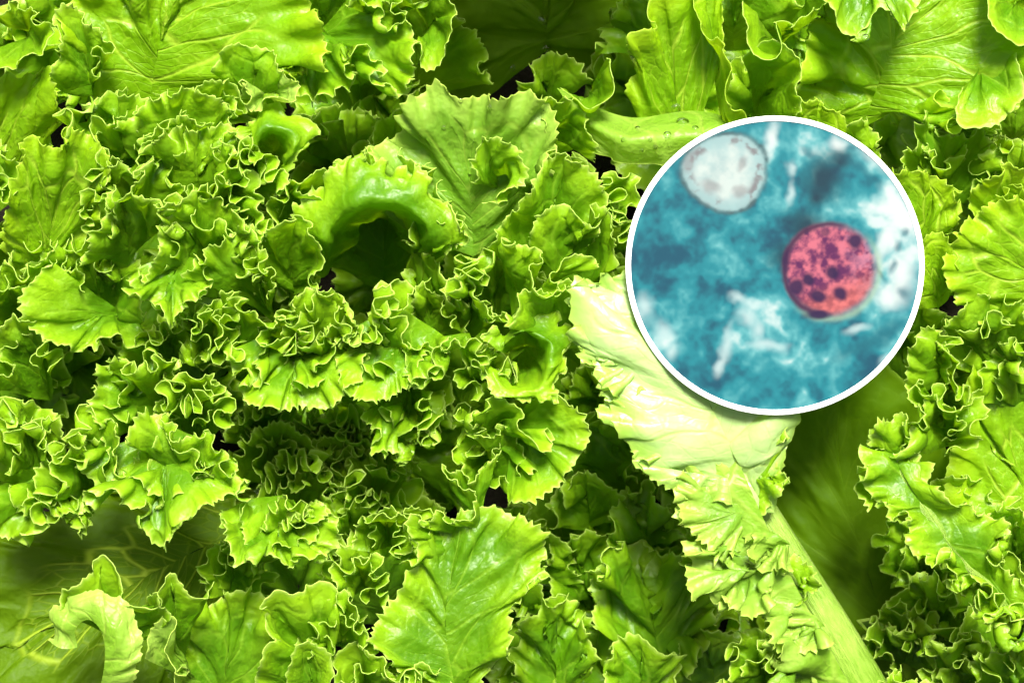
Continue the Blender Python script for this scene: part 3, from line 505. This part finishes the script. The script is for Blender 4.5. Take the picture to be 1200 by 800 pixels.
# ---------------------------------------------------------------- inset micrograph overlay, built as an added printed card on the leaves
DX, DY, DZ, RO, RI = 908.0, 311.0, 64.0, 175.0, 168.8
def srgb(c): c = np.asarray(c, float)/255; return np.where(c <= 0.04045, c/12.92, ((c+0.055)/1.055)**2.4)
def fbm(x, y, s, o=4):
    t = 0; a = 0.5
    for i in range(o): t = t+a*noise2(x*2**i+37*i+20, y*2**i+11*i+20, s+i); a *= 0.5
    return t
def sst(a, b, x): t = np.clip((x-a)/(b-a), 0, 1); return t*t*(3-2*t)
def micrograph(x, y):
    """colours of the print at picture-layout coordinates x, y"""
    wx = x+9*fbm(x/40, y/40, 51)+4*fbm(x/12, y/12, 57, 2); wy = y+9*fbm(x/40, y/40, 61)+4*fbm(x/12, y/12, 67, 2)
    deep, mid, lite, wht = srgb((0,88,116)), srgb((24,148,164)), srgb((112,198,204)), srgb((226,240,240))
    f = 0.54+0.50*fbm(wx/70, wy/70, 71)+0.62*fbm(wx/20, wy/20, 73, 3)+0.16*fbm(x/6, y/6, 75, 2)
    def blob(cx, cy, rx, ry, ang=0.0, soft=0.7):
        c, s_ = math.cos(ang), math.sin(ang); dx, dy = wx-cx, wy-cy
        q = np.hypot((dx*c+dy*s_)/rx, (-dx*s_+dy*c)/ry); return 1-sst(1-soft, 1+soft*0.5, q)
    for a in [(775,255,50,45),(770,310,45,40),(860,285,90,26),(800,450,60,45),(900,458,80,26),(935,262,30,28),(1010,440,60,34),(760,330,30,30),(830,330,50,20)]: f = f-0.20*blob(*a, 0, 0.95)
    for a in [(1045,210,50,70),(1060,290,30,70),(1000,170,50,28),(930,160,45,22),(890,360,60,40),(870,390,60,40),(775,390,34,40),(1000,240,40,30),(1035,350,40,30)]: f = f+0.26*blob(*a, 0, 0.95)
    f = np.clip(f, 0, 1.4)[..., None]
    c = deep+(mid-deep)*sst(-0.05, 0.6, f); c = c+(lite-c)*sst(0.45, 0.98, f)*0.85; c = c+(wht-c)*sst(0.8, 1.25, f)*0.8
    def put(c, m, k, s=1.0): return c+(srgb(k)-c)*(np.clip(m, 0, 1)*s)[..., None]
    for a in [(1035,185,30,16,0.6),(1052,250,12,34,-0.5),(1060,325,14,34,0.2),(1038,282,12,26,0.3),(1020,160,26,12,0.5),(1040,348,16,16,0),(902,160,9,20,0.2),(985,168,12,10,0),(1030,240,10,12,0)]: c = put(c, blob(*a, 0.9), (230,241,241), 0.85)
    for a in [(850,405,7,27,0.22),(842,428,6,12,0.3),(896,405,24,8,-0.12),(886,390,8,10,0.5),(874,375,14,10,0.5),(778,391,14,15,0),(757,362,12,18,0),(786,414,9,11,0),(862,352,14,6,0.6),(880,362,12,6,0.3),(1042,424,16,9,-0.6),(1005,388,16,6,-0.4),(928,222,6,14,0.2),(930,195,7,9,0)]: c = put(c, blob(*a, 1.0), (206,232,234), 0.72)
    for a in [(966,208,24,30,0.2),(942,264,28,24,0.3),(988,186,16,14,0.7),(958,230,12,13,0),(920,300,24,20,0)]: c = put(c, blob(*a, 0.9), (2,58,80), 0.95)
    for a in [(1003,195,6,20,-0.9),(1022,212,6,14,-1.1),(1052,288,6,6,0),(1050,312,5,8,0.3),(1034,318,4,14,-0.4),(1058,272,5,5,0),(1044,388,10,30,1.1),(1010,410,8,34,1.2),(1000,172,6,6,0),(950,178,14,6,0.4),(1060,345,7,7,0)]: c = put(c, blob(*a, 0.9), (10,108,128), 0.7)
    # pale empty cell
    ang = np.arctan2(y-202, x-850); r = np.hypot((x-850)/51, (y-202)/47)+0.05*np.sin(ang*3+1)+0.05*fbm(x/14, y/14, 83)
    n = fbm(x/11, y/11, 91, 3)
    c = put(c, 1-sst(0.9, 1.03, r), (172,206,208), 0.85); c = put(c, (1-sst(0.5, 0.85, r))*(0.75+n), (218,232,228), 0.75)
    c = put(c, np.exp(-((r-0.98)/0.06)**2)*(0.75+0.9*n), (70,104,110), 0.9)
    c = put(c, np.exp(-((r-0.8)/0.1)**2)*sst(0.0, 0.35, n+0.22*np.sin(ang*4)), (132,124,130), 0.85)
    for a in [(833,222,14,8,0.3),(810,190,6,12,0),(870,190,6,12,0.3),(868,225,9,6,-0.5)]: c = put(c, blob(*a), (148,150,154), 0.65)
    # stained cell
    d = np.hypot(x-972, y-316); r = d/55+0.03*fbm(x/18, y/18, 95)
    c = put(c, np.exp(-((r-1.06)/0.07)**2)*sst(-0.2, 0.6, (x-972+y-316)/78), (200,218,170), 0.4)
    inside = 1-sst(0.84, 1.08, r); n = 0.55+0.8*fbm(x/12+3, y/12, 101, 3)+1.0*fbm(x/7, y/7+5, 103, 3)
    pk = srgb((100,30,96))+(srgb((218,116,138))-srgb((100,30,96)))*sst(0.0, 1.1, n)[..., None]
    pk = pk+(srgb((206,140,170))-pk)*(sst(0.2, 0.9, (x-972-(y-316)*0.3)/55)*0.6*sst(0.3, 0.7, fbm(x/8, y/8, 105)+0.5))[..., None]
    pk = pk+(srgb((240,128,96))-pk)*(sst(0.15, 0.75, (y-316+(x-972)*0.4)/55)*0.4)[..., None]
    c = c+(pk-c)*inside[..., None]
    c = put(c, np.exp(-((r-0.97)/0.06)**2)*sst(-0.1, 0.5, 0.25-(x-972+0.3*(y-316))/70), (74,28,74), 0.9)
    for a in [(966,272,6,5,0),(1001,284,9,9,0),(932,337,11,11,0.4),(947,328,8,8,0),(958,346,10,8,0.5),(983,343,9,9,0),(958,368,15,6,0.3),(921,305,5,14,0.1),(976,320,8,8,0.3)]: c = put(c, 1-sst(0.5, 1.35, np.hypot((x+0.35*(wx-x)-a[0])/a[2], (y+0.35*(wy-y)-a[1])/a[3])), (40,10,78), 0.95 if a[2] > 6 else 0.65)
    c = c*(0.86+0.14*np.clip(c.mean(-1, keepdims=True)*2.2, 0, 1))
    return np.clip(c, 0, 1)
def round_picture():
    root = bpy.data.objects.new('round_picture', None); col.objects.link(root)
    k = (H-DZ)/H; c0 = W((DX, DY, DZ)); root.location = tuple(c0*S)
    tag(root, 'added round card of the inset teal microscope picture with a pink spotted cell and white rim', 'picture')
    nr, na = 150, 620
    r = np.linspace(0.001, RI+0.6, nr); a = np.linspace(0, 2*math.pi, na+1)
    X = r[:, None]*np.cos(a)[None]; Y = r[:, None]*np.sin(a)[None]
    colr = micrograph(DX+X, DY-Y)*PRINT_K
    cc = np.concatenate([colr, np.ones(colr.shape[:2]+(1,))], -1).reshape(-1, 4)
    m = NT('printed_micrograph'); ca = m.n('Attribute', attribute_name='print').outputs['Color']
    m.n('OutputMaterial', {'Surface': m.n('BsdfPrincipled', {'Base Color': ca, 'Roughness': 0.6, 'Specular IOR Level': 0.1}).outputs[0]})
    o = mesh_obj('print', np.stack([X*k, Y*k, 0*X+1.2], -1).reshape(-1, 3)*S, grid_faces(nr, na+1), m.m, None, {'print': cc}); o.parent = root
    m = NT('white_card'); n = m.n('TexNoise', {'Scale': 300.0}).outputs['Fac']
    m.n('OutputMaterial', {'Surface': m.n('BsdfPrincipled', {'Base Color': m.mix(n, (0.80, 0.80, 0.80, 1), (0.84, 0.84, 0.84, 1)), 'Roughness': 0.6, 'Specular IOR Level': 0.1}).outputs[0]})
    prof = [(RI, 1.0), (RI, 2.2), (RI+1, 2.8), (RO-1, 2.8), (RO, 2.0), (RO, -1.5), (RO-2, -2.5), (0.01, -2.5)]
    P = np.array([[(q*k*math.cos(t), q*k*math.sin(t), z) for t in np.linspace(0, 2*math.pi, 257)] for q, z in prof])
    o = mesh_obj('rim', P.reshape(-1, 3)*S, grid_faces(len(prof), 257), m.m, None, None, smooth=False); o.parent = root
PRINT_K = 0.28
round_picture()

# ---------------------------------------------------------------- dew
def drop_material():
    k = NT('water'); f = k.n('Fresnel', {'IOR': 1.4}).outputs[0]; t = k.n('BsdfTransparent', {'Color': (0.93, 0.96, 0.9, 1)}); g = k.n('BsdfGlossy', {'Roughness': 0.05})
    k.n('OutputMaterial', {'Surface': k.n('MixShader', {0: f, 1: t.outputs[0], 2: g.outputs[0]}).outputs[0]}); return k.m
WATER = drop_material()
bpy.context.view_layer.update(); dg = bpy.context.evaluated_depsgraph_get()
def drop(px, py, r, label, sx=1.0):
    tgt = W((px, py, 0.0))*S; org = np.array([0, 0, H*S]); d = unit(tgt-org)
    # start just above the foliage and follow the line of sight down to the first leaf
    ok, loc, nor, idx, ob, mw = scene.ray_cast(dg, tuple(org), tuple(d))
    if not ok or ob.name.startswith(('rim', 'print', 'ground')): return
    if nor.z < 0: nor = -nor
    na, nr = 14, 6; vs_ = []
    for i in range(nr+1):
        a = (math.pi/2)*(i/nr)*1.12
        for j in range(na): b = 2*math.pi*j/na; vs_.append((r*math.sin(a)*math.cos(b)*sx, r*math.sin(a)*math.sin(b), 0.62*r*math.cos(a)))
    vs_ = np.array(vs_)*S
    fc = [(i*na+j, i*na+(j+1) % na, (i+1)*na+(j+1) % na, (i+1)*na+j) for i in range(nr) for j in range(na)]
    o = mesh_obj('water_drop', vs_, [tuple(q) for q in fc]+[tuple(range(nr*na, (nr+1)*na))[::-1]], WATER)
    o.location = loc; o.rotation_euler = nor.to_track_quat('Z', 'Y').to_euler()
    tag(o, label, 'water drop', 'dew drops '+label[17:])
for q in [(782,158,5),(747,150,3.5),(768,172,3),(762,164,2.5),(800,143,8),(792,128,7),(815,150,4),(730,164,2.5),(752,176,2.5)]: drop(*q, 'clear water drop on the smooth pale fold beside the round picture')
for q in [(498,103,4),(603,101,6),(574,126,4),(540,118,3),(640,128,4),(520,150,3)]: drop(*q, 'clear water drop on the glossy fan leaf behind the arched leaf')
for q in [(640,60,9),(636,24,7),(600,80,5)]: drop(*q, 'clear water drop on the dark olive leaf in shade')
for q in [(1014,44,5),(1062,30,4),(935,48,4)]: drop(*q, 'clear water drop on the ribbon folds of the vein-netted lettuce')
